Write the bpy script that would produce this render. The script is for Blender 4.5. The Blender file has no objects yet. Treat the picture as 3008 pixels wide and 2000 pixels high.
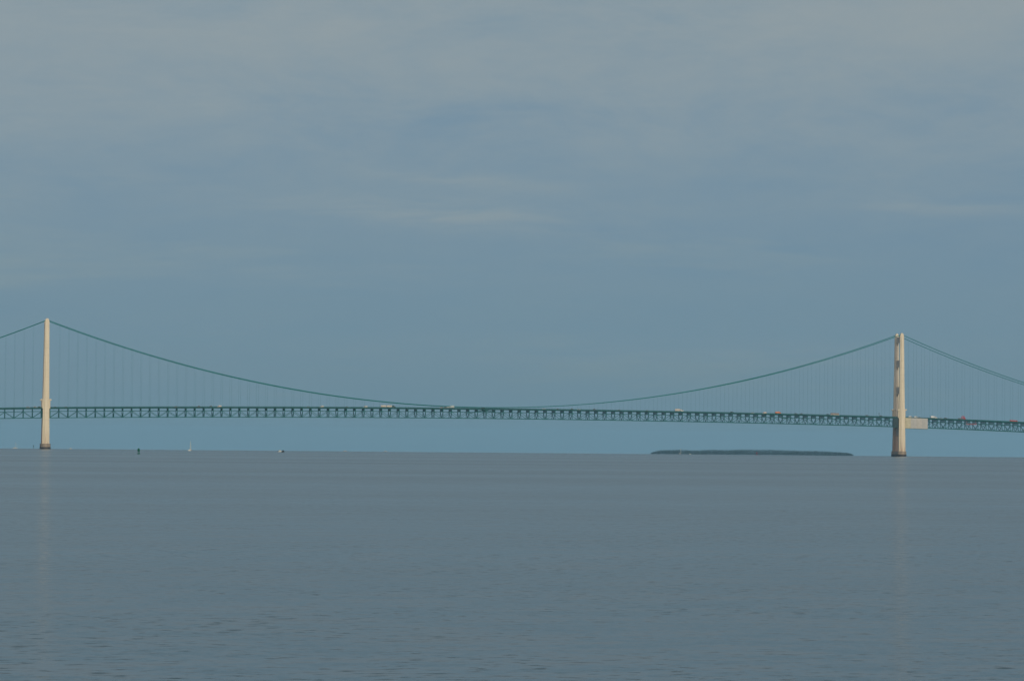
import bpy, math, random
from mathutils import Matrix, Vector

# ------------------------------------------------------------------ scene, camera, sky, sun
S = bpy.context.scene
COL = S.collection
random.seed(11)
R = math.radians
R_EARTH2 = 1.48e7                      # twice the (refraction corrected) radius of the earth

CAM = (-214.9, -3948.9, 3.3)
YAW, PITCH, ROLL = R(11.87), R(2.07), R(0.50)
fw = Vector((math.sin(YAW) * math.cos(PITCH), math.cos(YAW) * math.cos(PITCH), math.sin(PITCH)))
rt0 = Vector((math.cos(YAW), -math.sin(YAW), 0))
up0 = rt0.cross(fw)
rt = rt0 * math.cos(ROLL) + up0 * math.sin(ROLL)
up = up0 * math.cos(ROLL) - rt0 * math.sin(ROLL)
cam_d = bpy.data.cameras.new("camera")
cam = bpy.data.objects.new("camera", cam_d)
COL.objects.link(cam)
M = Matrix((rt, up, -fw)).transposed().to_4x4()
M.translation = Vector(CAM)
cam.matrix_world = M
cam_d.sensor_width = 36.0
cam_d.lens = 106.3
cam_d.clip_start = 0.5
cam_d.clip_end = 90000
S.camera = cam

SUN_EL, SUN_AZ = R(11), R(175)         # low evening sun behind the camera
w = bpy.data.worlds.new("World")
S.world = w
w.use_nodes = True
nt = w.node_tree
for n in list(nt.nodes):
    nt.nodes.remove(n)


def N(tree, kind, x=0, **kw):
    n = tree.nodes.new(kind)
    for k, v in kw.items():
        setattr(n, k, v)
    return n


def math_n(tree, op, a, b=None, clamp=False):
    n = tree.nodes.new('ShaderNodeMath')
    n.operation = op
    n.use_clamp = clamp
    for i, v in enumerate((a, b)):
        if v is None:
            continue
        if isinstance(v, (int, float)):
            n.inputs[i].default_value = v
        else:
            tree.links.new(v, n.inputs[i])
    return n.outputs[0]


def ramp_n(tree, fac, stops):
    n = tree.nodes.new('ShaderNodeValToRGB')
    el = n.color_ramp.elements
    while len(el) < len(stops):
        el.new(0.5)
    for e, (p, c) in zip(el, stops):
        e.position = p
        e.color = (c[0], c[1], c[2], 1) if not isinstance(c, (int, float)) else (c, c, c, 1)
    tree.links.new(fac, n.inputs[0])
    return n.outputs[0]


def mix_n(tree, fac, a, b, blend='MIX'):
    n = tree.nodes.new('ShaderNodeMix')
    n.data_type = 'RGBA'
    n.blend_type = blend
    for sock, v in ((n.inputs[0], fac), (n.inputs[6], a), (n.inputs[7], b)):
        if isinstance(v, (int, float)):
            sock.default_value = v
        elif isinstance(v, (tuple, list)):
            sock.default_value = (v[0], v[1], v[2], 1)
        else:
            tree.links.new(v, sock)
    return n.outputs[2]


tc = N(nt, 'ShaderNodeTexCoord')
sep = N(nt, 'ShaderNodeSeparateXYZ')
nt.links.new(tc.outputs['Generated'], sep.inputs[0])
zz = math_n(nt, 'MAXIMUM', sep.outputs[2], 0.0)
den = math_n(nt, 'ADD', zz, 0.035)
px_ = math_n(nt, 'DIVIDE', sep.outputs[0], den)
py_ = math_n(nt, 'DIVIDE', sep.outputs[1], den)
cmb = N(nt, 'ShaderNodeCombineXYZ')
nt.links.new(px_, cmb.inputs[0])
nt.links.new(py_, cmb.inputs[1])
sky = N(nt, 'ShaderNodeTexSky')
sky.sky_type = 'NISHITA'
sky.sun_disc = False
sky.sun_elevation = SUN_EL
sky.sun_rotation = SUN_AZ
sky.altitude = 180
sky.air_density = 1.0
sky.dust_density = 1.0
sky.ozone_density = 1.0
sky_bg = N(nt, 'ShaderNodeBackground')
nt.links.new(sky.outputs[0], sky_bg.inputs[0])
sky_bg.inputs[1].default_value = 0.06


def cloud_noise(sc, detail, rough, dist=0.0, off=0.0, tilt=0.0, plane=False):
    mp = N(nt, 'ShaderNodeMapping')
    mp.inputs['Rotation'].default_value = (0, R(tilt), YAW)
    mp.inputs['Scale'].default_value = sc
    mp.inputs['Location'].default_value = (off, off * 0.7, off * 0.4)
    nt.links.new(cmb.outputs[0] if plane else tc.outputs['Generated'], mp.inputs[0])
    no = N(nt, 'ShaderNodeTexNoise')
    no.inputs['Scale'].default_value = 1.0
    no.inputs['Detail'].default_value = detail
    no.inputs['Roughness'].default_value = rough
    no.inputs['Distortion'].default_value = dist
    nt.links.new(mp.outputs[0], no.inputs['Vector'])
    return no.outputs[0]


veil = cloud_noise((0.55, 0.42, 1.0), 6, 0.55, 0.5, 3.1, 0, True)
wisp = cloud_noise((5.0, 5.0, 46.0), 8, 0.60, 0.4, 7.7, 1.5)
mott = cloud_noise((15.0, 15.0, 46.0), 8, 0.66, 0.35, 1.3, 6.0)
fine = cloud_noise((42.0, 42.0, 130.0), 5, 0.6, 0.6, 4.4, 6.0)
# thin grey-blue overcast seen away from the low sun: denser and paler higher up
base = ramp_n(nt, zz, [(0.0, (0.134, 0.236, 0.310)), (0.035, (0.138, 0.248, 0.342)),
                       (0.075, (0.152, 0.255, 0.358)), (0.110, (0.178, 0.272, 0.362)), (0.150, (0.226, 0.304, 0.362)),
                       (0.40, (0.25, 0.32, 0.38)), (1.0, (0.24, 0.31, 0.38))])
cloudc = ramp_n(nt, zz, [(0.0, (0.150, 0.245, 0.300)), (0.05, (0.205, 0.288, 0.338)),
                         (0.10, (0.270, 0.330, 0.365)), (0.16, (0.305, 0.350, 0.370)), (0.5, (0.33, 0.38, 0.40))])
thick = ramp_n(nt, zz, [(0.0, 0.10), (0.060, 0.20), (0.090, 0.42), (0.115, 0.80), (0.145, 1.0)])
k1 = math_n(nt, 'MULTIPLY', ramp_n(nt, veil, [(0.40, 0.0), (0.68, 1.0)]), math_n(nt, 'MULTIPLY', thick, 0.6))
k2 = math_n(nt, 'MULTIPLY', ramp_n(nt, wisp, [(0.54, 0.0), (0.72, 1.0)]), 0.75)
k3 = math_n(nt, 'MULTIPLY', ramp_n(nt, mott, [(0.36, 0.0), (0.68, 1.0)]), math_n(nt, 'MULTIPLY', thick, 0.9))
k4 = math_n(nt, 'MULTIPLY', ramp_n(nt, fine, [(0.40, 0.0), (0.70, 1.0)]), math_n(nt, 'MULTIPLY', thick, 0.30))
c2 = base
for k_ in (k1, k3, k2, k4):
    c2 = mix_n(nt, k_, c2, cloudc)
# a few long torn wisps low over the strait
ug = N(nt, 'ShaderNodeVectorMath')
ug.operation = 'DOT_PRODUCT'
nt.links.new(tc.outputs['Generated'], ug.inputs[0])
ug.inputs[1].default_value = tuple(rt0)
torn = cloud_noise((22.0, 22.0, 190.0), 7, 0.62, 0.5, 2.2, 2.0)
torn = ramp_n(nt, torn, [(0.36, 0.12), (0.62, 1.0)])
for u0, v0, a_, b_, sl, amt in ((-0.022, 0.0775, 0.060, 0.0048, -0.05, 0.85), (-0.018, 0.0885, 0.032, 0.0030, -0.07, 0.65),
                                (0.142, 0.0805, 0.030, 0.0032, -0.02, 0.60), (-0.135, 0.0875, 0.030, 0.0035, -0.02, 0.30),
                                (-0.06, 0.0560, 0.07, 0.004, 0.01, 0.16), (0.05, 0.0330, 0.09, 0.005, 0.0, 0.14)):
    du = math_n(nt, 'SUBTRACT', ug.outputs['Value'], u0)
    dv = math_n(nt, 'SUBTRACT', math_n(nt, 'SUBTRACT', zz, v0), math_n(nt, 'MULTIPLY', du, sl))
    e_ = math_n(nt, 'ADD', math_n(nt, 'POWER', math_n(nt, 'ABSOLUTE', math_n(nt, 'DIVIDE', du, a_)), 2.0),
                math_n(nt, 'POWER', math_n(nt, 'ABSOLUTE', math_n(nt, 'DIVIDE', dv, b_)), 2.0))
    g_ = math_n(nt, 'POWER', 2.718, math_n(nt, 'MULTIPLY', e_, -1.0))
    c2 = mix_n(nt, math_n(nt, 'MULTIPLY', math_n(nt, 'MULTIPLY', g_, torn), amt), c2, (0.265, 0.325, 0.360))
# the overcast glows towards the low sun
dt = N(nt, 'ShaderNodeVectorMath')
dt.operation = 'DOT_PRODUCT'
nt.links.new(tc.outputs['Generated'], dt.inputs[0])
dt.inputs[1].default_value = (math.sin(SUN_AZ) * math.cos(SUN_EL), math.cos(SUN_AZ) * math.cos(SUN_EL), math.sin(SUN_EL))
glow = math_n(nt, 'POWER', math_n(nt, 'MAXIMUM', dt.outputs['Value'], 0.0), 2.0)
c2 = mix_n(nt, math_n(nt, 'MULTIPLY', glow, 1.0, True), c2, (1.55, 1.18, 0.95), 'ADD')
cl_bg = N(nt, 'ShaderNodeBackground')
nt.links.new(c2, cl_bg.inputs[0])
cl_bg.inputs[1].default_value = 1.0
msh = N(nt, 'ShaderNodeMixShader')
msh.inputs[0].default_value = 0.90      # the overcast covers nine tenths of the clear sky
nt.links.new(sky_bg.outputs[0], msh.inputs[1])
nt.links.new(cl_bg.outputs[0], msh.inputs[2])
wo = N(nt, 'ShaderNodeOutputWorld')
nt.links.new(msh.outputs[0], wo.inputs[0])

sun_d = bpy.data.lights.new("sun", 'SUN')
sun_d.energy = 1.25
sun_d.angle = R(10)          # the sun is veiled by the overcast
sun_d.color = (1.0, 0.86, 0.52)
sun = bpy.data.objects.new("sun", sun_d)
COL.objects.link(sun)
to_sun = Vector((math.sin(SUN_AZ) * math.cos(SUN_EL), math.cos(SUN_AZ) * math.cos(SUN_EL), math.sin(SUN_EL)))
sun.rotation_euler = to_sun.to_track_quat('Z', 'Y').to_euler()
sun.location = (-200, -3000, 600)

S.view_settings.view_transform = 'Standard'
S.view_settings.look = 'None'
S.view_settings.gamma = 1
S.view_settings.exposure = 0
S.cycles.max_bounces = 6
S.cycles.volume_bounces = 1
S.cycles.transparent_max_bounces = 8


# ------------------------------------------------------------------ helpers
class MB:
    """collects boxes, beams, sweeps and lofts; build() links them as ONE mesh object"""

    def __init__(self):
        self.v, self.f, self.m = [], [], []

    def face(self, idx, mi=0):
        self.f.append(idx)
        self.m.append(mi)

    def loft(self, rings, mi=0, cap=True, closed=True):
        b = len(self.v)
        k = len(rings[0])
        for r_ in rings:
            self.v.extend([tuple(p) for p in r_])
        for i in range(len(rings) - 1):
            for j in range(k if closed else k - 1):
                j2 = (j + 1) % k
                self.face((b + i * k + j, b + i * k + j2, b + (i + 1) * k + j2, b + (i + 1) * k + j), mi)
        if cap:
            self.face(tuple(b + j for j in reversed(range(k))), mi)
            self.face(tuple(b + (len(rings) - 1) * k + j for j in range(k)), mi)

    def box(self, lo, hi, mi=0):
        x0, y0, z0 = lo
        x1, y1, z1 = hi
        self.loft([[(x0, y0, z0), (x1, y0, z0), (x1, y1, z0), (x0, y1, z0)],
                   [(x0, y0, z1), (x1, y0, z1), (x1, y1, z1), (x0, y1, z1)]], mi)

    def beam(self, p, q, a, b=None, mi=0):
        p, q = Vector(p), Vector(q)
        b = b or a
        d = (q - p).normalized()
        ref = Vector((0, 0, 1)) if abs(d.z) < 0.95 else Vector((1, 0, 0))
        s = d.cross(ref).normalized() * (a / 2)
        t = s.normalized().cross(d) * (b / 2)
        self.loft([[c - s - t, c + s - t, c + s + t, c - s + t] for c in (p, q)], mi)

    def sweep(self, pts, a, b, mi=0):
        """rectangular tube along points lying in the xz direction (width a along y, depth b along z)"""
        self.loft([[(x, y - a / 2, z - b / 2), (x, y + a / 2, z - b / 2), (x, y + a / 2, z + b / 2), (x, y - a / 2, z + b / 2)]
                   for x, y, z in pts], mi)

    def tube(self, pts, r, k=8, mi=0):
        rings = []
        for i, p in enumerate(pts):
            p = Vector(p)
            a = Vector(pts[max(i - 1, 0)])
            c = Vector(pts[min(i + 1, len(pts) - 1)])
            d = (c - a).normalized()
            ref = Vector((0, 1, 0)) if abs(d.y) < 0.9 else Vector((1, 0, 0))
            s = d.cross(ref).normalized()
            t = s.cross(d)
            rr = r[i] if isinstance(r, (list, tuple)) else r
            rings.append([p + s * (rr * math.cos(2 * math.pi * j / k)) + t * (rr * math.sin(2 * math.pi * j / k)) for j in range(k)])
        self.loft(rings, mi)

    def extrude(self, prof, y0, y1, mi=0):
        """side profile in xz, extruded along y"""
        self.loft([[(x, y0, z) for x, z in prof], [(x, y1, z) for x, z in prof]], mi)

    def wheel(self, x, y0, y1, r, mi=0, k=14):
        self.loft([[(x + r * math.cos(2 * math.pi * j / k), y, r + r * math.sin(2 * math.pi * j / k)) for j in range(k)] for y in (y0, y1)], mi)

    def build(self, name, mats, parent=None, loc=(0, 0, 0), smooth=False):
        me = bpy.data.meshes.new(name)
        me.from_pydata([tuple(p) for p in self.v], [], self.f)
        if not isinstance(mats, (list, tuple)):
            mats = [mats]
        for m in mats:
            me.materials.append(m)
        if len(mats) > 1:
            me.polygons.foreach_set('material_index', self.m)
        import bmesh
        bm = bmesh.new()
        bm.from_mesh(me)
        bmesh.ops.recalc_face_normals(bm, faces=bm.faces)
        bm.to_mesh(me)
        bm.free()
        if smooth:
            for p in me.polygons:
                p.use_smooth = True
        me.update()
        o = bpy.data.objects.new(name, me)
        COL.objects.link(o)
        o.location = loc
        if parent:
            o.parent = parent
        return o


def tag(o, label=None, cat=None, group=None, kind=None):
    for k, v in (("label", label), ("category", cat), ("group", group), ("kind", kind)):
        if v:
            o[k] = v
    return o


def thing(name, label, cat, loc=(0, 0, 0), rot=(0, 0, 0), group=None):
    o = bpy.data.objects.new(name, None)
    o.empty_display_size = 1
    COL.objects.link(o)
    o.location = loc
    o.rotation_euler = rot
    return tag(o, label, cat, group)


MATS = {}


def mat(name, col, rough=0.6, var=0.12, scale=0.5, metal=0.0, streak=(1, 1, 1)):
    if name in MATS:
        return MATS[name]
    m = bpy.data.materials.new(name)
    m.use_nodes = True
    t = m.node_tree
    b = t.nodes['Principled BSDF']
    b.inputs['Roughness'].default_value = rough
    b.inputs['Metallic'].default_value = metal
    co = N(t, 'ShaderNodeTexCoord')
    mp = N(t, 'ShaderNodeMapping')
    mp.inputs['Scale'].default_value = streak
    t.links.new(co.outputs['Object'], mp.inputs[0])
    no = N(t, 'ShaderNodeTexNoise')
    no.inputs['Scale'].default_value = scale
    no.inputs['Detail'].default_value = 5
    t.links.new(mp.outputs[0], no.inputs['Vector'])
    lo = tuple(c * (1 - var * 1.6) for c in col)
    hi = tuple(min(1, c * (1 + var * 1.6)) for c in col)
    c = ramp_n(t, no.outputs[0], [(0.25, lo), (0.75, hi)])
    t.links.new(c, b.inputs['Base Color'])
    if 'green' in name:
        b.inputs['Specular IOR Level'].default_value = 0.12
    MATS[name] = m
    return m


def water_z(x, y):
    return -((x - CAM[0]) ** 2 + (y - CAM[1]) ** 2) / R_EARTH2


GREEN = mat('bridge green paint', (0.004, 0.098, 0.104), 0.5, 0.15, 0.15)
GREEN2 = mat('bridge green deep paint', (0.003, 0.072, 0.080), 0.5, 0.15, 0.15)
CABLE = mat('cable green paint', (0.010, 0.150, 0.152), 0.5, 0.10, 0.2)
ASPH = mat('asphalt', (0.05, 0.05, 0.05), 0.85, 0.15, 0.6)
CONC = mat('pier concrete', (0.235, 0.200, 0.165), 0.85, 0.20, 0.35)
FENDER = mat('pier fender steel', (0.022, 0.020, 0.026), 0.6, 0.2, 0.4)
GLASS = mat('dark window glass', (0.02, 0.025, 0.03), 0.12, 0.05)
TYRE = mat('tyre rubber', (0.02, 0.02, 0.02), 0.8, 0.1)
STRUT = mat('shaded strut paint', (0.42, 0.39, 0.35), 0.7, 0.12, 0.2)  # cream darkened to grey: the struts' shade is put into the colour


def tower_paint():
    m = bpy.data.materials.new('cream tower paint')
    m.use_nodes = True
    t = m.node_tree
    b = t.nodes['Principled BSDF']
    b.inputs['Roughness'].default_value = 0.55
    co = N(t, 'ShaderNodeTexCoord')
    mp = N(t, 'ShaderNodeMapping')
    mp.inputs['Scale'].default_value = (0.9, 0.9, 0.05)
    t.links.new(co.outputs['Object'], mp.inputs[0])
    no = N(t, 'ShaderNodeTexNoise')
    no.inputs['Scale'].default_value = 1.0
    no.inputs['Detail'].default_value = 6
    t.links.new(mp.outputs[0], no.inputs['Vector'])
    paint = ramp_n(t, no.outputs[0], [(0.3, (0.50, 0.455, 0.36)), (0.7, (0.62, 0.575, 0.47))])
    # plate joints round the shafts
    spz = N(t, 'ShaderNodeSeparateXYZ')
    t.links.new(co.outputs['Object'], spz.inputs[0])
    fr = math_n(t, 'FRACT', math_n(t, 'DIVIDE', spz.outputs[2], 9.3))
    paint = mix_n(t, math_n(t, 'MULTIPLY', math_n(t, 'LESS_THAN', fr, 0.035), 0.22), paint, (0.25, 0.20, 0.15))
    # rust runs just above the pier
    sp = N(t, 'ShaderNodeSeparateXYZ')
    t.links.new(co.outputs['Object'], sp.inputs[0])
    hgt = math_n(t, 'MULTIPLY', math_n(t, 'SUBTRACT', 26.0, sp.outputs[2]), 0.05, True)
    run = ramp_n(t, no.outputs[0], [(0.45, 0.0), (0.62, 1.0)])
    k = math_n(t, 'MULTIPLY', math_n(t, 'MULTIPLY', hgt, run), 0.75)
    c = mix_n(t, k, paint, (0.22, 0.11, 0.065))
    # the far legs turn red-brown below the deck
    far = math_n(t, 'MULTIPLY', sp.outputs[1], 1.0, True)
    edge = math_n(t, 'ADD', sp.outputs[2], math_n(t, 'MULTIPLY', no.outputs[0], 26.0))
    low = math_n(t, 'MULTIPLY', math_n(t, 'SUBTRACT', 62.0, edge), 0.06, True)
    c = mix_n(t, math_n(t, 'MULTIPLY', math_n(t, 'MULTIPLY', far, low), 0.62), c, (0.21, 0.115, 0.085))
    t.links.new(c, b.inputs['Base Color'])
    return m


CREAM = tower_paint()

# ------------------------------------------------------------------ water: one sheet that follows the earth's curve past the horizon


def water_mat():
    m = bpy.data.materials.new('strait water')
    m.use_nodes = True
    t = m.node_tree
    b = t.nodes['Principled BSDF']
    b.inputs['Base Color'].default_value = (0.030, 0.072, 0.102, 1)
    b.inputs['IOR'].default_value = 1.333
    b.inputs['Roughness'].default_value = 0.20
    co = N(t, 'ShaderNodeTexCoord')

    def noise(scale, sx, sy, detail, rough, color=True, off=0.0):
        mp = N(t, 'ShaderNodeMapping')
        mp.inputs['Rotation'].default_value = (0, 0, YAW)
        mp.inputs['Scale'].default_value = (sx, sy, 1)
        mp.inputs['Location'].default_value = (off, off, 0)
        t.links.new(co.outputs['Object'], mp.inputs[0])
        n = N(t, 'ShaderNodeTexNoise')
        n.inputs['Scale'].default_value = scale
        n.inputs['Detail'].default_value = detail
        n.inputs['Roughness'].default_value = rough
        t.links.new(mp.outputs[0], n.inputs['Vector'])
        return n.outputs[1 if color else 0]

    def vec(op, a, b_):
        n = N(t, 'ShaderNodeVectorMath')
        n.operation = op
        for i, v in enumerate((a, b_)):
            if isinstance(v, tuple):
                n.inputs[i].default_value = v
            elif v is not None:
                t.links.new(v, n.inputs[i])
        return n

    rip = noise(6.5, 0.6, 1.0, 3.0, 0.55, True, 5.0)        # hand-sized ripples
    wav = noise(0.9, 0.45, 1.0, 2.0, 0.5, True, 11.0)        # low wavelets
    patch = noise(0.012, 0.22, 1.0, 4.0, 0.55, False, 2.0)   # cat's paws and calm lanes
    lane = noise(0.0022, 0.12, 1.0, 3.0, 0.5, False, 9.0)
    amp = math_n(t, 'ADD', math_n(t, 'MULTIPLY', ramp_n(t, patch, [(0.38, 0.0), (0.66, 1.0)]), 0.24), 0.14)
    amp = math_n(t, 'MULTIPLY', amp, math_n(t, 'ADD', math_n(t, 'MULTIPLY', ramp_n(t, lane, [(0.35, 0.0), (0.65, 1.0)]), 0.5), 0.75))
    r0 = vec('SUBTRACT', rip, (0.5, 0.5, 0.5)).outputs[0]
    w0 = vec('SUBTRACT', wav, (0.5, 0.5, 0.5)).outputs[0]
    rs = N(t, 'ShaderNodeVectorMath')
    rs.operation = 'SCALE'
    t.links.new(r0, rs.inputs[0])
    t.links.new(amp, rs.inputs[3])
    ws = N(t, 'ShaderNodeVectorMath')
    ws.operation = 'SCALE'
    t.links.new(w0, ws.inputs[0])
    ws.inputs[3].default_value = 0.12
    s = vec('ADD', rs.outputs[0], ws.outputs[0]).outputs[0]
    s = vec('MULTIPLY', s, (1.0, 1.55, 0.0)).outputs[0]
    # short steep wavelet fronts in loose clusters
    fr = noise(1.0, 2.2, 4.2, 3.0, 0.55, False, 21.0)
    cl = noise(0.10, 0.5, 1.0, 3.0, 0.6, False, 31.0)
    k = math_n(t, 'MULTIPLY', ramp_n(t, fr, [(0.57, 0.0), (0.68, 1.0)]), ramp_n(t, cl, [(0.34, 0.10), (0.56, 1.0)]))
    fv = N(t, 'ShaderNodeVectorMath')
    fv.operation = 'SCALE'
    fv.inputs[0].default_value = (-0.06, -0.31, 0.0)
    t.links.new(k, fv.inputs[3])
    s = vec('ADD', s, fv.outputs[0]).outputs[0]
    t.links.new(math_n(t, 'ADD', math_n(t, 'MULTIPLY', lane, 0.20), math_n(t, 'ADD', math_n(t, 'MULTIPLY', patch, 0.14), 0.040)), b.inputs['Roughness'])
    ge = N(t, 'ShaderNodeNewGeometry')
    nn = vec('NORMALIZE', vec('ADD', ge.outputs['Normal'], s).outputs[0], None)
    t.links.new(nn.outputs[0], b.inputs['Normal'])
    return m


def make_water():
    b = MB()
    rad = [0.0]
    r_ = 6.0
    while r_ < 24000:
        rad.append(r_)
        r_ *= 1.045
    seg = 288
    b.v.append((0, 0, 0))
    for r_ in rad[1:]:
        for j in range(seg):
            a = 2 * math.pi * j / seg
            b.v.append((r_ * math.cos(a), r_ * math.sin(a), -r_ * r_ / R_EARTH2))
    for j in range(seg):
        b.face((0, 1 + j, 1 + (j + 1) % seg))
    for i in range(len(rad) - 2):
        for j in range(seg):
            j2 = (j + 1) % seg
            b.face((1 + i * seg + j, 1 + (i + 1) * seg + j, 1 + (i + 1) * seg + j2, 1 + i * seg + j2))
    o = b.build('water', water_mat(), None, (CAM[0], CAM[1], 0), smooth=True)
    return tag(o, kind='structure')


make_water()

# ------------------------------------------------------------------ the suspension bridge
L = 1158.2
Z0 = -1.08                             # the strait's level under the bridge, on the curved sheet
YC = 10.35                             # half the distance between the two cables and trusses
NP = 98
E0 = 5.2
P = (L - 2 * E0) / NP
SIDE_N = 46


def deck(x):
    if 0 <= x <= L:
        return 53.4 + 5.3 * (1 - ((x - L / 2) / (L / 2)) ** 2)
    s = -x if x < 0 else x - L
    return 53.4 - 0.0245 * s - 2.5e-5 * s * s


def deck_slope(x):
    return deck(x + 0.5) - deck(x - 0.5)


def cable_z(x):
    if 0 <= x <= L:
        return 60.4 + 106.2 * ((x - L / 2) / (L / 2)) ** 2
    s = -x if x < 0 else x - L
    return 166.6 - 0.4177 * s + 3.395e-4 * s * s


TOP, BOT = 4.6, 12.9                   # truss chords below the roadway
bridge = thing('suspension_bridge', 'very long green suspension bridge with two cream towers across the water', 'bridge', (0, 0, Z0))


def interp(tab, z):
    for (a, va), (b, vb) in zip(tab, tab[1:]):
        if z <= b:
            k = (z - a) / (b - a)
            return va + (vb - va) * k
    return tab[-1][1]


WX = [(7.2, 9.3), (40, 8.4), (85, 7.0), (125, 6.1), (166, 5.3)]
WY = [(7.2, 7.6), (40, 6.8), (85, 5.9), (125, 5.2), (166, 4.4)]
RIB = [(7.2, 4.4), (85, 3.7), (166, 3.0)]
LEGY = [(7.2, 12.2), (52, 11.6), (166, 10.6)]
YL = 11.5
ARM = [(7.2, 3.6), (85, 3.0), (166, 2.3)]


def cruciform(cx, cy, z):
    a, c = interp(WX, z) / 2, interp(WY, z) / 2
    d, b = interp(RIB, z) / 2, interp(ARM, z) / 2
    pts = [(a, -b), (a, b), (d, b), (d, c), (-d, c), (-d, b), (-a, b), (-a, -b), (-d, -b), (-d, -c), (d, -c), (d, -b)]
    return [(cx + x, cy + y, z) for x, y in pts]


def make_tower(X, where):
    b = MB()
    for sy in (-1, 1):
        b.loft([cruciform(X, sy * interp(LEGY, z), z) for z in (7.2, 20, 40, 62, 85, 105, 125, 145, 165.2)])
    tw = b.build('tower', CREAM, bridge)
    tag(tw, where)
    p = MB()                            # concrete pier with a steel fender at the waterline
    ring = lambda r_, z: [(X + r_ * math.cos(a), (12.0 if math.sin(a) >= 0 else -12.0) + r_ * math.sin(a), z)
                          for a in [2 * math.pi * (j + 0.5) / 32 for j in range(32)]]
    p.loft([ring(6.25, -6), ring(6.25, 7.2)])
    pier = p.build('pier', CONC, tw)
    p = MB()
    p.loft([ring(6.45, -5), ring(6.45, 2.9)])
    p.build('fender', FENDER, tw)
    for z0, z1, hz in ((155.5, 163.5, 4.2), (122.5, 131.5, 4.0), (85.5, 95.0, 4.0), (28.5, 39.0, 0)):
        q = MB()
        wx = interp(RIB, z0) * 0.62
        y0 = interp(LEGY, (z0 + z1) / 2) - interp(WY, z0) / 2 + 0.25
        q.box((X - wx / 2, -y0, z0), (X + wx / 2, y0, z1))
        for k in range(1, 4):           # stiffeners proud of the plates
            yy = -y0 + 2 * y0 * k / 4
            for sx in (-1, 1):
                q.box((X + sx * (wx / 2 + 0.15) - 0.15, yy - 0.2, z0 + 0.3), (X + sx * (wx / 2 + 0.15) + 0.15, yy + 0.2, z1 - 0.3))
        if hz:                          # haunches under the strut
            for sy in (-1, 1):
                tri = [(sy * y0, z0 - 0.02), (sy * y0, z0 - hz), (sy * (y0 - 3.6), z0 - 0.02)]
                q.loft([[(X + sx * wx * 0.36, y, z) for y, z in tri] for sx in (-1, 1)])
        q.build('cross_strut', STRUT, tw)
    for sy in (-1, 1):                  # ledge over the side cells at the roadway
        a = 6.7
        hw = interp(WX, 63) / 2 + 0.02
        for sx in (-1, 1):
            q = MB()
            x0, x1 = sorted((X + sx * hw, X + sx * a))
            q.box((x0, sy * YL - 1.8, 63.2), (x1, sy * YL + 1.8, 64.5))
            x0, x1 = sorted((X + sx * (hw + 0.02), X + sx * (a - 1.5)))
            q.box((x0, sy * YL - 0.2, 52.6), (x1, sy * YL + 1.4, 63.18))
            x0, x1 = sorted((X + sx * (hw + 0.3), X + sx * (a - 0.7)))
            q.box((x0, sy * YL - 1.3, 62.5), (x1, sy * YL - 0.22, 63.18))
            q.build('ledge', CREAM, tw)
        q = MB()                        # saddle housing with a stepped, narrowing cap
        q.box((X - 2.1, sy * YC - 1.7, 165.22), (X + 2.1, sy * YC + 1.7, 167.3))
        q.box((X - 1.3, sy * YC - 1.2, 167.32), (X + 1.3, sy * YC + 1.2, 168.5))
        q.build('saddle', CREAM, tw)


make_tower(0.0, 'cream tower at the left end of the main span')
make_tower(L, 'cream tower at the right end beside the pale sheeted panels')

# cables and suspenders
main_x = [E0 + i * P for i in range(NP + 1)]
left_x = [-(E0 + i * P) for i in range(SIDE_N + 1)]
right_x = [L + E0 + i * P for i in range(SIDE_N + 1)]
sus_unit = MB()
for dy in (-0.22, 0.22):
    sus_unit.tube([(0, dy, 0), (0, dy, 1)], 0.030, 6)
su = sus_unit.build('suspender', CABLE)
SUS_MESH = su.data
bpy.data.objects.remove(su)
for sy in (-1, 1):
    pts = []
    for k in range(-46, 0):
        pts.append((-548.6 * (-k) / 46, sy * YC, cable_z(-548.6 * (-k) / 46)))
    for k in range(0, 99):
        pts.append((L * k / 98, sy * YC, cable_z(L * k / 98)))
    for k in range(1, 47):
        pts.append((L + 548.6 * k / 46, sy * YC, cable_z(L + 548.6 * k / 46)))
    b = MB()
    b.tube(pts, 0.45 if sy < 0 else 0.42, 10)
    cab = b.build('main_cable', CABLE, bridge, smooth=True)
    lst = []
    for x in main_x[1:-1] + left_x[1:-4] + right_x[1:-4]:
        h = cable_z(x) - (deck(x) - TOP)
        if h > 6.0:
            lst.append((h if -62 < x < L + 178 else h - 1000, x))
    lst.sort(reverse=True)
    for h, x in lst[:98]:
        o = bpy.data.objects.new('suspender', SUS_MESH)
        COL.objects.link(o)
        o.parent = cab
        o.location = (x, sy * YC, deck(x) - TOP)
        o.scale = (1, 1, cable_z(x) - (deck(x) - TOP) - 0.3)
    b = MB()
    for h, x in lst[98:]:
        b.tube([(x, sy * YC, deck(x) - TOP), (x, sy * YC, cable_z(x) - 0.3)], 0.055, 6)
    tag(b.build('short_suspenders', CABLE, cab), kind='stuff')


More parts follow.
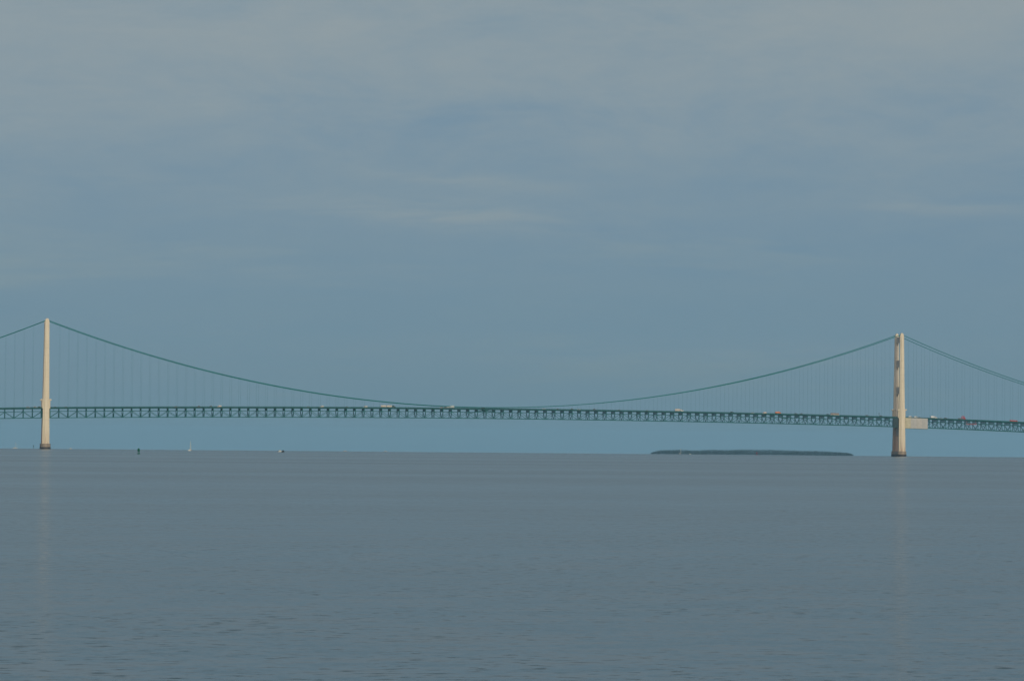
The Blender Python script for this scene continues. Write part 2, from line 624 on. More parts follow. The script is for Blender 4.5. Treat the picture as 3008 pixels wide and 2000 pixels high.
def make_truss(xs, first_up):
    """one span: two Warren trusses with posts; the near one also carries the cross frames between them"""
    made = []
    for sy in (-1, 1):
        w_ = MB()
        y = sy * YC
        for i, x in enumerate(xs):
            zt, zb = deck(x) - TOP, deck(x) - BOT
            thick = 1.1 if i in (0, len(xs) - 1) else 0.55
            w_.beam((x, y, zb + 0.3), (x, y, zt - 0.25), thick, thick)
            w_.beam((x, y, zt + 0.25), (x, y, deck(x) - 1.2), 0.7, 0.6)
            if i + 1 < len(xs):
                x2 = xs[i + 1]
                up_ = (i % 2 == 0) == first_up
                za = (zb + 0.2, deck(x2) - TOP - 0.2) if up_ else (zt - 0.2, deck(x2) - BOT + 0.2)
                w_.beam((x, y + 0.02, za[0]), (x2, y + 0.02, za[1]), 0.42, 0.46)
        tr = w_.build('stiffening_truss', GREEN, bridge)
        made.append(tr)
        for nm, dz, a in (('top_chord', TOP, 0.55), ('bottom_chord', BOT, 0.80)):
            b = MB()
            b.sweep([(x, y, deck(x) - dz) for x in xs], 0.6, a)
            b.build(nm, GREEN, tr)
    tr = made[0]
    for x in xs:                        # floor truss under the roadway, V of the sway bracing, bottom strut
        b = MB()
        zt, zb, zr = deck(x) - TOP, deck(x) - BOT, deck(x) - 1.70
        for sy in (-1, 1):
            b.beam((x + 0.02, sy * (YC - 0.3), zt - 0.1), (x + 0.02, sy * 0.45, zb + 0.3), 0.62, 0.5)
        b.beam((x, -YC + 0.32, zb), (x, YC - 0.32, zb), 0.4, 0.4)
        b.beam((x, -YC + 0.32, zt), (x, YC - 0.32, zt), 0.4, 0.5)
        b.beam((x, -YC + 0.32, zr), (x, YC - 0.32, zr), 0.4, 0.5)
        n = 10
        for k in range(n):
            ya = -YC + 0.5 + (2 * YC - 1.0) * k / n
            yb = -YC + 0.5 + (2 * YC - 1.0) * (k + 1) / n
            za, zb_ = (zt + 0.2, zr - 0.2) if k % 2 == 0 else (zr - 0.2, zt + 0.2)
            b.beam((x + 0.01, ya, za), (x + 0.01, yb, zb_), 0.4, 0.4)
        b.build('cross_frame', GREEN2, tr)
    b = MB()                            # flat lateral bracing at the bottom chords
    for i in range(len(xs) - 1):
        x, x2 = xs[i], xs[i + 1]
        s = 1 if i % 2 else -1
        b.beam((x, s * (YC - 0.4), deck(x) - BOT - 0.02), (x2, -s * (YC - 0.4), deck(x2) - BOT - 0.02), 0.3, 0.3)
    b.build('lateral_bracing', GREEN2, tr)
    return tr


main_truss = make_truss(main_x, True)
make_truss(left_x, False)
make_truss(right_x, False)
b = MB()                                # centre ties where the cables meet the deck
mid = NP // 2
for sy in (-1, 1):
    for k in (-2, -1, 1, 2):
        x = main_x[mid]
        x2 = main_x[mid + k]
        b.beam((x, sy * YC, deck(x) - 1.3), (x2, sy * YC, deck(x2) - TOP - 2.0 * abs(k) + 1.5), 0.4, 0.4)
    b.box((main_x[mid] - 2.2, sy * YC - 0.4, deck(L / 2) - 3.4), (main_x[mid] + 2.2, sy * YC + 0.4, deck(L / 2) - 1.3))
b.build('centre_tie', GREEN2, main_truss)

# roadway over all three spans
xs = sorted(left_x) + [0.0] + main_x + [L] + right_x
b = MB()
b.sweep([(x, 0, deck(x) - 0.2) for x in xs], 16.4, 0.4)
road = b.build('roadway', ASPH, bridge)
b = MB()
for y in (-8.0, -5.4, -2.7, 0, 2.7, 5.4, 8.0):
    b.sweep([(x, y, deck(x) - 0.92) for x in xs], 0.32, 1.0)
b.build('stringer', GREEN2, road)
for sy in (-1, 1):
    b = MB()
    y = sy * 8.38
    b.sweep([(x, y, deck(x) - 0.30) for x in xs], 0.30, 1.1)      # kerb fascia
    for dz in (0.50, 0.78, 1.02):
        b.sweep([(x, y, deck(x) + dz) for x in xs], 0.12, 0.15)
    x = -300.0
    while x < L + 330:
        b.beam((x, y, deck(x) + 0.2), (x, y, deck(x) + 1.05), 0.12, 0.12)
        x += 3.0
    b.build('railing', GREEN2, road)

# ------------------------------------------------------------------ painters' sheeting and one dark panel on the truss


def tarp(name, label, xa, xb, panels, zt, zb, y, mats):
    t = thing(name, label, 'sheeting', ((xa + xb) / 2, y, Z0 + deck((xa + xb) / 2)))
    cx, cz = (xa + xb) / 2, deck((xa + xb) / 2)
    for k in range(panels):
        a, c = xa + (xb - xa) * k / panels + 0.03, xa + (xb - xa) * (k + 1) / panels - 0.03
        b_ = MB()
        n, m_ = 14, 8
        for layer in (0.0, 0.12):
            for i in range(n + 1):
                for j in range(m_ + 1):
                    x = a + (c - a) * i / n
                    z = deck(x) - zt - (zb - zt) * j / m_
                    bulge = 0.30 * math.sin(math.pi * i / n) * math.sin(math.pi * j / m_) + 0.10 * math.sin(i * 1.9 + k) + 0.05 * math.sin(j * 2.3 + i)
                    b_.v.append((x - cx, -0.55 - bulge + layer, z - cz))
        q = (n + 1) * (m_ + 1)
        for s in (0, 1):
            for i in range(n):
                for j in range(m_):
                    i0 = s * q + i * (m_ + 1) + j
                    b_.face((i0, i0 + 1, i0 + m_ + 2, i0 + m_ + 1))
        b_.build('sheet', mats[k % len(mats)], t)
    b_ = MB()
    b_.beam((xa - cx, -0.30, deck(xa) - zb - 0.25 - cz), (xb - cx, -0.30, deck(xb) - zb - 0.25 - cz), 1.2, 0.5)
    b_.beam((xa - cx, -0.30, deck(xa) - zt + 0.12 - cz), (xb - cx, -0.30, deck(xb) - zt + 0.12 - cz), 0.3, 0.2)
    b_.build('scaffold_rail', GREEN2, t)
    return t


CREAMSHEET = mat('cream sheeting', (0.42, 0.41, 0.32), 0.8, 0.10, 0.3)
GREYSHEET = mat('pale grey sheeting', (0.365, 0.38, 0.39), 0.8, 0.06, 0.25)
GREYSHEET2 = mat('pale warm grey sheeting', (0.39, 0.395, 0.395), 0.8, 0.06, 0.25)
DARKPANEL = mat('dark teal panel', (0.020, 0.045, 0.055), 0.8, 0.15, 0.3)
tarp('truss_cover', 'pale grey and cream sheeting wrapped round the truss just right of the right tower', L + 5.0, L + 37.6, 4, 0.3, 14.6, -YC - 0.4,
     [CREAMSHEET, GREYSHEET, GREYSHEET2, GREYSHEET])
tarp('truss_cover', 'dark teal panel over the last truss panel just left of the right tower', L - 12.2, L - 4.9, 1, 1.2, 13.6, -YC - 0.4, [DARKPANEL])  # one dark teal panel set in front of the truss

# ------------------------------------------------------------------ vehicles on the roadway
PAINTS = {
    'white': (0.52, 0.57, 0.62), 'pale grey': (0.45, 0.46, 0.47), 'dark grey': (0.06, 0.062, 0.068), 'black': (0.02, 0.02, 0.024),
    'dark green': (0.02, 0.05, 0.035), 'maroon': (0.10, 0.025, 0.035), 'red': (0.32, 0.035, 0.05), 'beige': (0.36, 0.35, 0.34),
    'pink': (0.52, 0.44, 0.43), 'brown': (0.13, 0.085, 0.06), 'orange': (0.55, 0.15, 0.05), 'purple': (0.10, 0.06, 0.09),
    'off white': (0.36, 0.385, 0.40), 'silver': (0.35, 0.36, 0.37), 'slate': (0.09, 0.10, 0.12)}


def paint(c):
    return mat(c + ' vehicle paint', PAINTS[c], 0.35, 0.04, 1.5)


LANE = {'n1': -6.0, 'n2': -2.6, 'f1': 2.6, 'f2': 6.0}


def on_deck(name, label, cat, x, lane, group):
    rz = 0.0 if lane[0] == 'n' else math.pi
    ry = -math.atan(deck_slope(x) * math.cos(rz))
    return thing(name, label, cat, (x, LANE[lane], Z0 + deck(x) + 0.02), (0, ry, rz), group)


def wheels(t, xs_, hw, r_, wd=0.24):
    for x in xs_:
        for sy in (-1, 1):
            b_ = MB()
            y0, y1 = sorted((sy * hw, sy * (hw - wd)))
            b_.wheel(x, y0, y1, r_)
            b_.build('wheel', TYRE, t)


def car(label, x, lane, col, kind='car'):
    names = {'car': ('car', 'car'), 'suv': ('sport_utility_car', 'car'), 'pickup': ('pickup_truck', 'pickup'), 'van': ('van', 'van')}
    nm, cat = names[kind]
    t = on_deck(nm, label, cat, x, lane, 'vehicles crossing the bridge')
    W_ = 0.92
    if kind == 'car':
        body = [(-2.3, .35), (2.3, .35), (2.35, .62), (2.2, .82), (1.0, .95), (-1.7, .98), (-2.3, .92), (-2.36, .6)]
        cab = [(-1.75, .96), (-1.1, 1.42), (0.35, 1.44), (1.05, .94)]
        roof = [(-1.1, 1.43), (0.35, 1.45), (0.30, 1.50), (-1.05, 1.50)]
        wx, wr = (-1.4, 1.42), .33
    elif kind == 'suv':
        body = [(-2.4, .45), (2.4, .45), (2.45, .8), (2.3, 1.05), (1.1, 1.15), (-2.35, 1.18), (-2.45, .8)]
        cab = [(-2.3, 1.16), (-2.05, 1.74), (0.5, 1.76), (1.15, 1.13)]
        roof = [(-2.05, 1.75), (0.5, 1.77), (0.42, 1.85), (-1.98, 1.85)]
        wx, wr = (-1.5, 1.5), .38
    elif kind == 'pickup':
        body = [(-2.8, .5), (2.75, .5), (2.8, .85), (2.65, 1.1), (1.2, 1.18), (-2.75, 1.18), (-2.82, .8)]
        cab = [(-0.95, 1.16), (-0.85, 1.80), (0.7, 1.80), (1.3, 1.16)]
        roof = [(-0.86, 1.81), (0.7, 1.81), (0.62, 1.88), (-0.8, 1.88)]
        wx, wr = (-1.75, 1.75), .40
    else:
        body = [(-2.75, .4), (2.7, .4), (2.75, .95), (2.3, 1.25), (1.75, 1.35), (1.3, 2.2), (1.0, 2.3), (-2.7, 2.3), (-2.8, .8)]
        cab = [(0.1, 1.40), (0.1, 1.95), (1.28, 1.95), (1.66, 1.38)]
        roof = [(-2.5, 2.31), (0.9, 2.31), (0.8, 2.36), (-2.4, 2.36)]
        wx, wr = (-1.7, 1.75), .36
    b_ = MB()
    b_.extrude(body, -W_, W_)
    b_.extrude(roof, -W_ * .84, W_ * .84)
    b_.build('body', paint(col), t)
    b_ = MB()
    gw = W_ * .88 if kind != 'van' else W_ + .012
    b_.extrude(cab, -gw, gw)
    b_.build('window', GLASS, t)
    wheels(t, wx, W_ + .02, wr)
    return t


def semi(label, x, lane, cab_col, box_col, box_len, box_h=2.9, boxes=1, low=False, name='semi_trailer_truck', cat='truck'):
    """lorry: nose at +x, cab, one or two cargo bodies on a chassis"""
    t = on_deck(name, label, cat, x, lane, 'vehicles crossing the bridge')
    tot = box_len * boxes + 0.8 * (boxes - 1) + 0.9 + 4.2
    x0 = -tot / 2
    ch = MB()
    ch.box((x0 + .2, -.55, .75), (tot / 2 - 1.5, .55, 1.05))
    ch.build('chassis', mat('chassis black', (.03, .03, .03), .7), t)
    xc = x0
    for k in range(boxes):
        b_ = MB()
        z0 = 1.12
        b_.box((xc, -1.25, z0), (xc + box_len, 1.25, z0 + box_h))
        n = int(box_len / 1.2)
        for i in range(n + 1):          # ribs on the cargo walls
            xx = xc + .05 + (box_len - .1) * i / n
            for sy in (-1, 1):
                b_.box((xx - .04, sy * 1.27 - .03, z0 + .1), (xx + .04, sy * 1.27 + .03, z0 + box_h - .1))
        b_.build('cargo_box', paint(box_col), t)
        wheels(t, (xc + 1.0, xc + 2.2), 1.24, .5, .4)
        xc += box_len + .8
    cx = tot / 2 - 4.2
    b_ = MB()
    b_.extrude([(cx, .75), (cx + 4.1, .75), (cx + 4.2, 1.5), (cx + 4.0, 1.85), (cx + 2.5, 2.05), (cx + 2.1, 3.0), (cx + 1.7, 3.15), (cx, 3.3)], -1.15, 1.15)
    b_.build('cab', paint(cab_col), t)
    b_ = MB()
    b_.extrude([(cx + 1.0, 2.1), (cx + 1.0, 2.85), (cx + 2.08, 2.85), (cx + 2.42, 2.1)], -1.17, 1.17)
    b_.build('window', GLASS, t)
    wheels(t, (cx + 0.6, cx + 3.3), 1.2, .5, .4)
    return t


car('white car on the roadway left of the left tower, farther from it', -22.5, 'n2', 'white', 'suv')
car('pale car just left of the left tower, behind a dark one', -13.3, 'n2', 'pale grey', 'suv')
car('dark green tall car nearest the left side of the left tower', -7.9, 'n1', 'dark green', 'suv')
car('black car just right of the left tower', 12.5, 'n2', 'black')
car('lone dark grey low car between the left tower and the sailboat', 26.0, 'n2', 'dark grey')
car('small dark car above the space left of the white sailboat', 168.0, 'f1', 'brown')
car('maroon tall car right of the sailboat, left of a dark green one', 197.6, 'f1', 'maroon', 'suv')
car('dark green tall car just left of the beige van', 213.2, 'f1', 'dark green', 'suv')
car('beige van right of a dark green car over the left half of the span', 225.0, 'f1', 'pink', 'van')
car('dark grey car left of a white one, above two small boats', 342.0, 'n2', 'slate')
car('white van over the small motorboats, between two dark cars', 360.2, 'f1', 'off white', 'van')
car('dark grey car between two white vehicles left of the double truck', 393.0, 'n2', 'dark grey')
car('white van just left of the double trailer truck', 418.3, 'f1', 'off white', 'van')
semi('long truck with two pale-topped grey trailers and a dark green cab', 447.4, 'n1', 'dark green', 'beige', 6.9, 2.3, 2)
car('pale pink car just left of the white box truck at mid span', 520.4, 'f1', 'pink', 'suv')
car('grey car touching the left end of the white box truck', 525.4, 'n2', 'silver', 'suv')
semi('white box truck beside two small cars where the cable meets the deck', 532.6, 'f1', 'off white', 'white', 5.2, 2.6, 1, name='box_truck')
car('maroon car alone at the middle of the span', 576.2, 'n2', 'maroon', 'suv')
car('white low car right of mid span, left of a red one', 659.0, 'n2', 'white')
car('dark red car right of mid span beside a white one', 678.0, 'n2', 'maroon')
car('purple pickup left of a white car, right of mid span', 696.3, 'n1', 'purple', 'pickup')
car('white car just right of the purple pickup', 706.8, 'n2', 'white')
car('dark purple square-backed car above the water right of mid span', 728.6, 'n2', 'purple', 'suv')
car('slate grey car alone above the gap left of the island', 762.5, 'n2', 'slate')
car('brown car left of the beige truck, above the island end', 801.4, 'n2', 'brown')
semi('beige box truck with a white cab above the left part of the island', 845.0, 'n1', 'white', 'beige', 6.9, 2.7, 1, name='box_truck')
car('dark green tall car alone right of the beige box truck', 918.8, 'n1', 'dark green', 'suv')
car('small white car left of the pink van above the island', 950.0, 'f1', 'white')
car('pink van just left of the orange dump truck', 967.0, 'f1', 'pink', 'van')
car('dark car just right of the orange dump truck, left of two in file', 1010.2, 'n2', 'black', 'suv')
car('dark grey pickup right behind a black car past the orange truck', 1016.6, 'n1', 'dark grey', 'pickup')
car('dark green car just behind the brown and pink coach', 1054.6, 'n1', 'dark green', 'suv')
car('brown car between the coach and the right tower', 1111.8, 'n2', 'brown', 'suv')
car('maroon car nearest the left side of the right tower', 1131.6, 'n2', 'maroon', 'suv')
car('white van above the cream sheet, nearer the right tower', 1172.8, 'n1', 'white', 'van')
car('white van with a dark red car at its nose above the grey sheets', 1180.6, 'n1', 'white', 'van')
car('dark red car at the nose of a white van above the sheeting', 1187.0, 'n2', 'maroon')
semi('short white box truck just right of the pale sheeting', 1206.4, 'n1', 'white', 'white', 4.2, 2.6, 1, name='box_truck')
car('small white car between the white box truck and a dark red car', 1216.8, 'n1', 'white')
car('dark red car right of a small white one past the sheeting', 1223.6, 'n1', 'maroon', 'suv')

# orange dump truck
t = on_deck('dump_truck', 'orange dump truck standing above the middle of the island', 'truck', 983.6, 'n1', 'vehicles crossing the bridge')
b = MB()
b.extrude([(-4.0, 1.35), (1.5, 1.35), (1.7, 3.3), (-3.6, 3.0), (-4.1, 2.2)], -1.25, 1.25)
for x in (-3.2, -1.9, -.6, .7):
    for sy in (-1, 1):
        b.box((x - .08, sy * 1.28 - .04, 1.45), (x + .08, sy * 1.28 + .04, 2.9))
b.build('dump_body', paint('orange'), t)
b = MB()
b.extrude([(1.75, .8), (4.1, .8), (4.15, 1.7), (3.2, 1.95), (2.85, 3.0), (1.75, 3.05)], -1.15, 1.15)
b.build('cab', paint('orange'), t)
b = MB()
b.extrude([(2.0, 2.0), (2.0, 2.8), (2.86, 2.8), (3.12, 2.0)], -1.17, 1.17)
b.build('window', GLASS, t)
b = MB()
b.box((-3.9, -.6, .8), (2.9, .6, 1.3))
b.build('chassis', mat('chassis black', (.03, .03, .03), .7), t)
wheels(t, (-3.0, -1.7, 3.1), 1.2, .52, .4)

# motor coach
t = on_deck('motor_coach', 'coach with dark brown roof and pale pink side left of the right tower', 'coach', 1064.2, 'n1', 'vehicles crossing the bridge')
b = MB()
b.extrude([(-5.9, .45), (5.9, .45), (6.0, 1.2), (5.9, 1.75), (-6.0, 1.75)], -1.27, 1.27)
b.build('body', paint('pink'), t)
b = MB()
b.extrude([(-6.0, 2.45), (5.7, 2.45), (5.5, 3.25), (-5.8, 3.3)], -1.24, 1.24)
b.build('roof', paint('brown'), t)
b = MB()
b.extrude([(-5.95, 1.77), (5.88, 1.77), (5.7, 2.43), (-5.95, 2.43)], -1.22, 1.22)
b.build('window', GLASS, t)
wheels(t, (-3.9, -2.7, 3.9), 1.29, .5, .4)

# red crane truck and its hanging platform, red flatbed
t = on_deck('crane_truck', 'red under-bridge crane truck with folded round boom right of the sheeting', 'truck', 1247.5, 'n1', 'vehicles crossing the bridge')
b = MB()
b.box((-6.2, -1.2, 1.0), (2.0, 1.2, 1.5))
b.box((-6.0, -1.1, 1.52), (-1.5, 1.1, 2.1))
b.build('bed', paint('dark grey'), t)
b = MB()
b.extrude([(2.05, .8), (4.6, .8), (4.65, 1.7), (4.1, 2.1), (3.8, 3.0), (2.05, 3.0)], -1.15, 1.15)
b.build('cab', paint('red'), t)
b = MB()
arc = [(1.2 + 2.3 * math.cos(a), 0, 3.0 + 2.0 * math.sin(a)) for a in [R(v) for v in range(-20, 221, 20)]]
b.tube(arc, .45, 8)
b.tube([(1.2, 0, 1.5), (1.2, 0, 3.6)], .7, 10)
b.tube([(-.9, 0, 2.6), (3.2, 0, 4.2)], .35, 8)
b.build('boom', paint('red'), t)
wheels(t, (-4.6, -3.4, 3.3), 1.2, .5, .4)
t = thing('hanging_work_platform', 'red hanging work platform in the truss below the red crane truck', 'work platform', (1258.5, -YC - 1.4, Z0 + deck(1258.5) - 6.2))
b = MB()
b.box((-7.5, -.7, 0), (7.5, .7, .35))
b.build('floor', paint('red'), t)
b = MB()
for sy in (-1, 1):
    for z in (.75, 1.25):
        b.beam((-7.4, sy * .62, z), (7.4, sy * .62, z), .16)
    for i in range(9):
        b.beam((-7.4 + 14.8 * i / 8, sy * .62, .36), (-7.4 + 14.8 * i / 8, sy * .62, 1.3), .14)
b.build('guard_rail', paint('red'), t)
b = MB()
for x in (-6.5, 6.5):
    b.beam((x, 0, .36), (x, .3, 5.2), .18)
b.build('hanger', paint('red'), t)
t = thing('hanging_work_platform', 'dark green work platform slung under the roadway right of the orange truck', 'work platform', (991.5, -YC - 1.1, Z0 + deck(991.5) - 5.9))
b = MB()
b.box((-4.6, -.6, 0), (4.6, .6, 1.3))
b.build('basket', GREEN2, t)
b = MB()
for sy in (-1, 1):
    b.beam((-4.5, sy * .55, 1.9), (4.5, sy * .55, 1.9), .14)
    for i in range(7):
        b.beam((-4.5 + 9 * i / 6, sy * .55, 1.32), (-4.5 + 9 * i / 6, sy * .55, 1.95), .12)
b.build('guard_rail', GREEN2, t)
b = MB()
for x in (-4, 4):
    b.beam((x, 0, 1.32), (x, .2, 4.9), .18)
b.build('hanger', GREEN2, t)
t = on_deck('flatbed_truck', 'long low red truck at the right edge of the bridge', 'truck', 1322.6, 'n1', 'vehicles crossing the bridge')
b = MB()
b.extrude([(-5.9, .7), (2.6, .7), (2.7, 2.5), (-5.8, 2.7), (-5.95, 1.6)], -1.25, 1.25)
b.build('cargo_body', paint('red'), t)
b = MB()
b.extrude([(2.75, .7), (5.4, .7), (5.5, 1.5), (4.9, 1.8), (4.4, 2.6), (2.75, 2.65)], -1.15, 1.15)
b.build('cab', paint('red'), t)
b = MB()
b.extrude([(3.4, 1.85), (3.4, 2.4), (4.38, 2.4), (4.72, 1.85)], -1.17, 1.17)
b.build('window', GLASS, t)
wheels(t, (-4.6, -3.4, 4.1), 1.27, .5, .4)
# slim lamp post
t = thing('sign_post', 'slim dark post with a small head on the roadway left of the right tower', 'sign', (1126.8, -8.0, Z0 + deck(1126.8)))
b = MB()
b.beam((0, 0, 0), (0, 0, 4.6), .16)
b.build('pole', GREEN2, t)
b = MB()
b.extrude([(-.55, 3.6), (.55, 3.6), (.55, 5.0), (-.55, 5.0)], -.22, -.10)
b.build('sign_plate', mat('dark sign', (.04, .045, .05), .6), t)

# ------------------------------------------------------------------ buoys and boats
BUOYG = mat('buoy green paint', (0.006, 0.095, 0.070), 0.45, 0.2, 1.5)
BUOYR = mat('buoy red paint', (0.19, 0.028, 0.05), 0.5, 0.2, 1.5)
BUOYD = mat('dark green marker paint', (0.01, 0.05, 0.05), 0.5, 0.2, 1.0)
BOATW = mat('white gelcoat', (0.52, 0.55, 0.54), 0.4, 0.05, 1.0)
BOATD = mat('dark hull paint', (0.015, 0.02, 0.025), 0.35, 0.1, 1.0)
MAST = mat('pale mast metal', (0.40, 0.48, 0.48), 0.4, 0.05, 1.0)
SAILC = mat('grey sail cover', (0.32, 0.33, 0.32), 0.8, 0.08, 1.0)


def lathe(b_, prof, k=16, cx=0, cy=0):
    b_.loft([[(cx + r_ * math.cos(2 * math.pi * j / k), cy + r_ * math.sin(2 * math.pi * j / k), z) for j in range(k)] for r_, z in prof])


def buoy(label, x, y, h, rw, m, group):
    t = thing('channel_buoy', label, 'buoy', (x, y, water_z(x, y)), (R(1.5), R(-1.5), 0), group)
    b_ = MB()
    lathe(b_, [(rw * .8, -.6), (rw, -.1), (rw, .34), (rw * .75, .5)])
    b_.build('float', m, t)
    b_ = MB()                           # open tower carrying a daymark
    for a in range(4):
        c, s = math.cos(R(45 + 90 * a)), math.sin(R(45 + 90 * a))
        b_.beam((c * rw * .55, s * rw * .55, .48), (c * rw * .32, s * rw * .32, h * .62), .10)
    for z in (.9, 1.3):
        q = rw * .45
        for i in range(4):
            a0, a1 = R(45 + 90 * i), R(135 + 90 * i)
            b_.beam((q * math.cos(a0), q * math.sin(a0), z), (q * math.cos(a1), q * math.sin(a1), z), .07)
    b_.build('frame', m, t)
    b_ = MB()
    lathe(b_, [(rw * .55, h * .40), (rw * .80, h * .50), (rw * .82, h * .84), (rw * .55, h * .94)])
    b_.build('daymark', m, t)
    b_ = MB()
    lathe(b_, [(rw * .16, h * .93), (rw * .18, h * .98), (rw * .08, h)], 10)
    b_.build('lantern', GLASS, t)
    return t


buoy('dark green channel buoy with a wide float, nearest on the water', -94.7, -2534.0, 2.75, .66, BUOYG, 'channel buoys')
buoy('dark red buoy standing in front of the wooded island', 865.3, -305.7, 4.4, .85, BUOYR, 'channel buoys')
buoy('thin dark green marker on the horizon left of the left tower', 63.6, 1544.1, 6.6, .75, BUOYD, 'channel buoys')


def hull(b_, ln, w_, h, mi=0):
    """pointed hull, bow at +x"""
    rings = []
    for k in range(9):
        s = k / 8
        x = -ln / 2 + ln * s
        ww = w_ / 2 * (0.85 + 0.15 * math.sin(math.pi * min(s * 1.2, 1))) * (1 - max(0, (s - .55) / .45) ** 2 * .97)
        dz = h * (1 + .35 * s * s)
        rings.append([(x, -ww, dz), (x, -ww * .85, .1), (x, -ww * .4, -.3), (x, ww * .4, -.3), (x, ww * .85, .1), (x, ww, dz)])
    b_.loft(rings, mi)


def sailboat(label, x, y, ln, mast, heading, group):
    t = thing('sailboat', label, 'sailboat', (x, y, water_z(x, y)), (0, R(0), heading), group)
    b_ = MB()
    hull(b_, ln, ln * .33, 1.05)
    b_.build('hull', BOATW, t)
    b_ = MB()
    b_.extrude([(-ln * .15, 1.12), (ln * .22, 1.20), (ln * .15, 1.65), (-ln * .12, 1.65)], -ln * .10, ln * .10)
    b_.build('cabin', BOATW, t)
    b_ = MB()
    b_.tube([(ln * .08, 0, 1.1), (ln * .08, 0, mast)], [.20, .14], 8)
    b_.tube([(ln * .08, -.8, mast * .6), (ln * .08, .8, mast * .6)], .06, 6)
    m_ = b_.build('mast', MAST, t)
    b_ = MB()
    b_.tube([(ln * .06, 0, 2.4), (-ln * .2, 0, 2.5), (-ln * .38, 0, 2.3)], [.42, .34, .2], 8)
    b_.build('furled_sail', SAILC, t)
    b_ = MB()
    b_.tube([(ln * .47, 0, 1.5), (ln * .27, 0, mast * .55), (ln * .09, 0, mast * .97)], [.10, .17, .06], 8)
    b_.build('furled_jib', MAST, t)
    b_ = MB()
    for p, q in (((-ln * .48, 0, 1.1), (ln * .08, 0, mast)), ((ln * .05, -ln * .15, 1.1), (ln * .08, 0, mast * .98)), ((ln * .05, ln * .15, 1.1), (ln * .08, 0, mast * .98))):
        b_.tube([p, q], .02, 5)
    b_.build('rigging', MAST, t)
    return t


sailboat('white sailboat with tall pale mast and furled sails right of the green buoy', 114.5, -715.6, 9.0, 10.6, R(70), 'sailboats')
sailboat('tiny white sailboat on the horizon at the far left', 66.9, 2344.8, 10.5, 13.0, R(25), 'sailboats')


def motorboat(label, x, y, ln, heading, hm, tm, group='motorboats'):
    t = thing('motorboat', label, 'motorboat', (x, y, water_z(x, y)), (0, 0, heading), group)
    b_ = MB()
    hull(b_, ln, ln * .38, .75 if ln < 6 else 1.0)
    b_.build('hull', hm, t)
    z = .80 if ln < 6 else 1.1
    b_ = MB()
    b_.extrude([(-ln * .22, z), (ln * .16, z + .05), (ln * .06, z + .9), (-ln * .2, z + .95)], -ln * .14, ln * .14)
    b_.build('cabin', tm, t)
    b_ = MB()
    b_.extrude([(-ln * .1, z + .4), (ln * .115, z + .4), (ln * .07, z + .78), (-ln * .1, z + .8)], -ln * .145, ln * .145)
    b_.build('window', GLASS, t)
    b_ = MB()
    b_.box((-ln * .54, -.25, .1), (-ln * .49, .25, 1.0))
    b_.build('engine', BOATD, t)
    return t


motorboat('white motorboat just left of a dark one below the left half of the deck', 163.9, -1073.7, 4.6, R(30), BOATW, BOATW)
motorboat('dark-hulled small motorboat just right of a white one', 126.0, -1381.4, 4.4, R(60), BOATD, BOATD)
motorboat('small white motorboat on the horizon right of the left tower', 179.6, 2338.8, 6.0, R(15), BOATW, BOATW)
motorboat('hazy pale grey motorboat on the horizon below the double truck, left of another', 802.3, 2673.5, 9.0, R(150), mat('grey hull', (.35, .35, .37), .5), BOATW)
motorboat('hazy pale motorboat on the horizon below the double trailer truck', 890.7, 2659.3, 8.0, R(20), mat('grey hull', (.35, .35, .37), .5), BOATW)
motorboat('white motorboat in front of the left part of the island', 1574.6, 2611.4, 5.5, R(20), BOATW, BOATW)

# ------------------------------------------------------------------ island with its wood
ISL = Vector((3177.1, 7561.7, 0))
IDIR = Vector((3560.2 - 2790.8, 7441.9 - 7668.6, 0)).normalized()
IPER = Vector((-IDIR.y, IDIR.x, 0))
IZ = water_z(ISL.x, ISL.y)
HL = 406.0


def outline(s):                        # height of the wood above the shore, s = -1 left .. 1 right
    tab = [(-1.0, 3.5), (-.97, 8), (-.90, 13.0), (-.75, 14.8), (-.62, 14.0), (-.5, 14.2), (-.38, 16.4), (-.28, 15.2), (-.1, 17.6), (.2, 17.4),
           (.45, 15.6), (.7, 14.2), (.88, 11.6), (.965, 9.0), (1.0, 4.0)]
    return interp(tab, s)


b = MB()
n, m_ = 60, 14
for i in range(n + 1):
    s = -1.01 + 2.02 * i / n
    hw = 150 * math.sqrt(max(0, 1 - (s / 1.02) ** 2)) + 4
    for j in range(m_ + 1):
        u = -1 + 2 * j / m_
        p = ISL + IDIR * (s * HL) + IPER * (u * hw + 130)
        zz_ = IZ - 2.0 + 4.2 * (1 - abs(u) ** 6) * (1 - abs(s / 1.02) ** 20) + .4 * math.sin(i * 1.7) * math.sin(j * 2.1)
        b.v.append((p.x, p.y, zz_))
for i in range(n):
    for j in range(m_):
        q = i * (m_ + 1) + j
        b.face((q, q + m_ + 1, q + m_ + 2, q + 1))
tag(b.build('island', mat('stony shore', (0.05, 0.055, 0.05), .9, .25, .05), smooth=True), kind='structure')


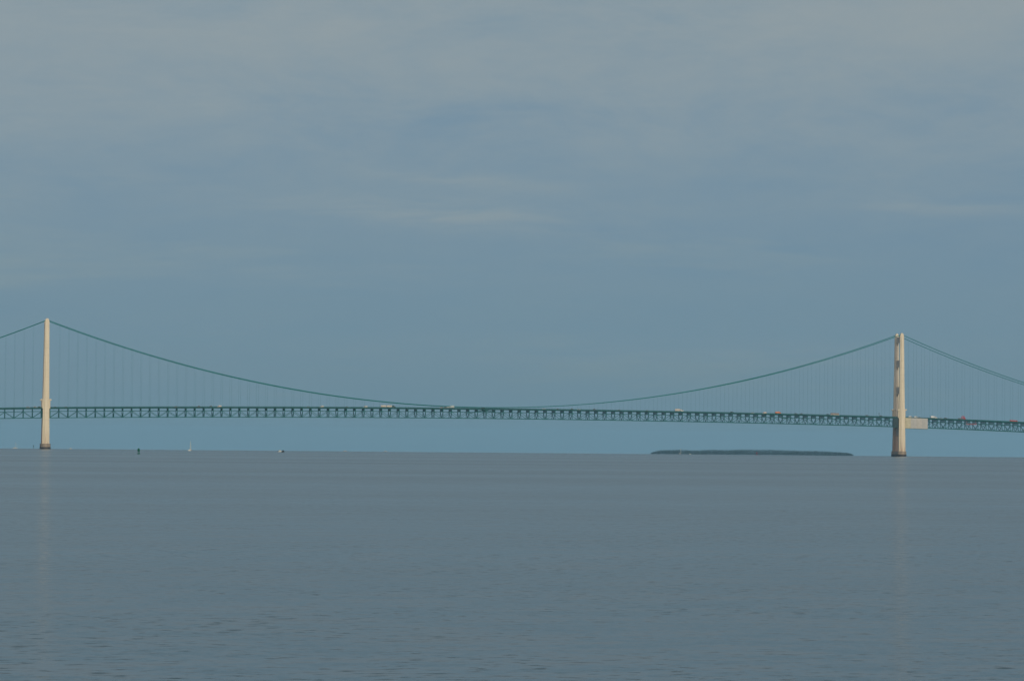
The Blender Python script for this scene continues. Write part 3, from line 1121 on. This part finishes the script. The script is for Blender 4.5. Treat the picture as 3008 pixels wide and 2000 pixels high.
def forest():
    b_ = MB()
    rnd = random.Random(5)
    for k in range(3400):
        s = rnd.uniform(-1.0, 1.0)
        hw = 138 * math.sqrt(max(0, 1 - s * s)) + 3
        u = rnd.uniform(-1, 1) if rnd.random() < .6 else rnd.uniform(-1, -.7)
        p = ISL + IDIR * (s * (HL - 4)) + IPER * (u * hw + 130)
        h = outline(s) * rnd.uniform(.95, 1.30)
        if rnd.random() < .07:
            h *= 1.12
        r_ = rnd.uniform(1.8, 3.6)
        conifer = rnd.random() < .55
        zb = IZ + 1.0
        for q in range(18):
            f_ = rnd.random()
            z = zb + h * (.12 + .88 * f_)
            rr = r_ * ((1 - f_) * .95 + .08 if conifer else math.sqrt(max(.05, 1 - (2 * f_ - .95) ** 2)))
            a = rnd.uniform(0, 6.283)
            cx, cy = p.x + rr * math.cos(a) * .7, p.y + rr * math.sin(a) * .7
            sz = rnd.uniform(1.2, 2.3) * (1 - .35 * f_)
            i0 = len(b_.v)
            for vv in range(3):
                b_.v.append((cx + rnd.uniform(-sz, sz) * 1.2, cy + rnd.uniform(-sz, sz) * 1.2, z + rnd.uniform(-sz, sz) * .8))
            b_.face((i0, i0 + 1, i0 + 2), 0 if rnd.random() < .6 else 1)
    me = bpy.data.meshes.new('woodland')
    me.from_pydata([tuple(v) for v in b_.v], [], b_.f)
    me.materials.append(mat('conifer leaves', (0.010, 0.030, 0.034), .8, .3, .05))
    me.materials.append(mat('broad leaves', (0.018, 0.044, 0.042), .8, .3, .05))
    me.polygons.foreach_set('material_index', b_.m)
    o = bpy.data.objects.new('woodland', me)
    COL.objects.link(o)
    tag(o, 'dark hazy woodland covering the low island on the horizon', 'woodland', kind='stuff')


forest()

lp = ISL + IDIR * (-.693 * HL) + IPER * 44
t = thing('lighthouse', 'small white lighthouse rising at the left part of the wooded island', 'lighthouse', (lp.x, lp.y, IZ + 1.0))
b = MB()
lathe(b, [(2.2, 0), (1.8, 6), (1.6, 19.0), (2.0, 19.3), (2.0, 19.8)], 12)
b.build('tower', BOATW, t)
b = MB()
lathe(b, [(1.2, 19.82), (1.2, 21.3)], 10)
b.build('lantern', GLASS, t)
b = MB()
lathe(b, [(1.5, 21.32), (.9, 22.2), (.1, 22.8)], 10)
b.build('roof', BOATW, t)
b = MB()
b.extrude([(-6.5, 0), (-2.5, 0), (-2.5, 4.5), (-4.5, 6.5), (-6.5, 4.5)], -3, 3)
b.build('keeper_house', mat('pale house wall', (.5, .48, .42), .7), t)

# ------------------------------------------------------------------ evening haze over the strait
b = MB()
b.box((-17000, -8000, -45), (17000, 21000, 172))
hz = bpy.data.materials.new('evening haze')
hz.use_nodes = True
ht = hz.node_tree
for nd in list(ht.nodes):
    ht.nodes.remove(nd)
pv = N(ht, 'ShaderNodeVolumePrincipled')
pv.inputs['Color'].default_value = (0.34, 0.70, 1.0, 1)
pv.inputs['Density'].default_value = 2.7e-5
pv.inputs['Anisotropy'].default_value = 0.0
ou = N(ht, 'ShaderNodeOutputMaterial')
ht.links.new(pv.outputs[0], ou.inputs['Volume'])
tag(b.build('haze', hz), kind='stuff')
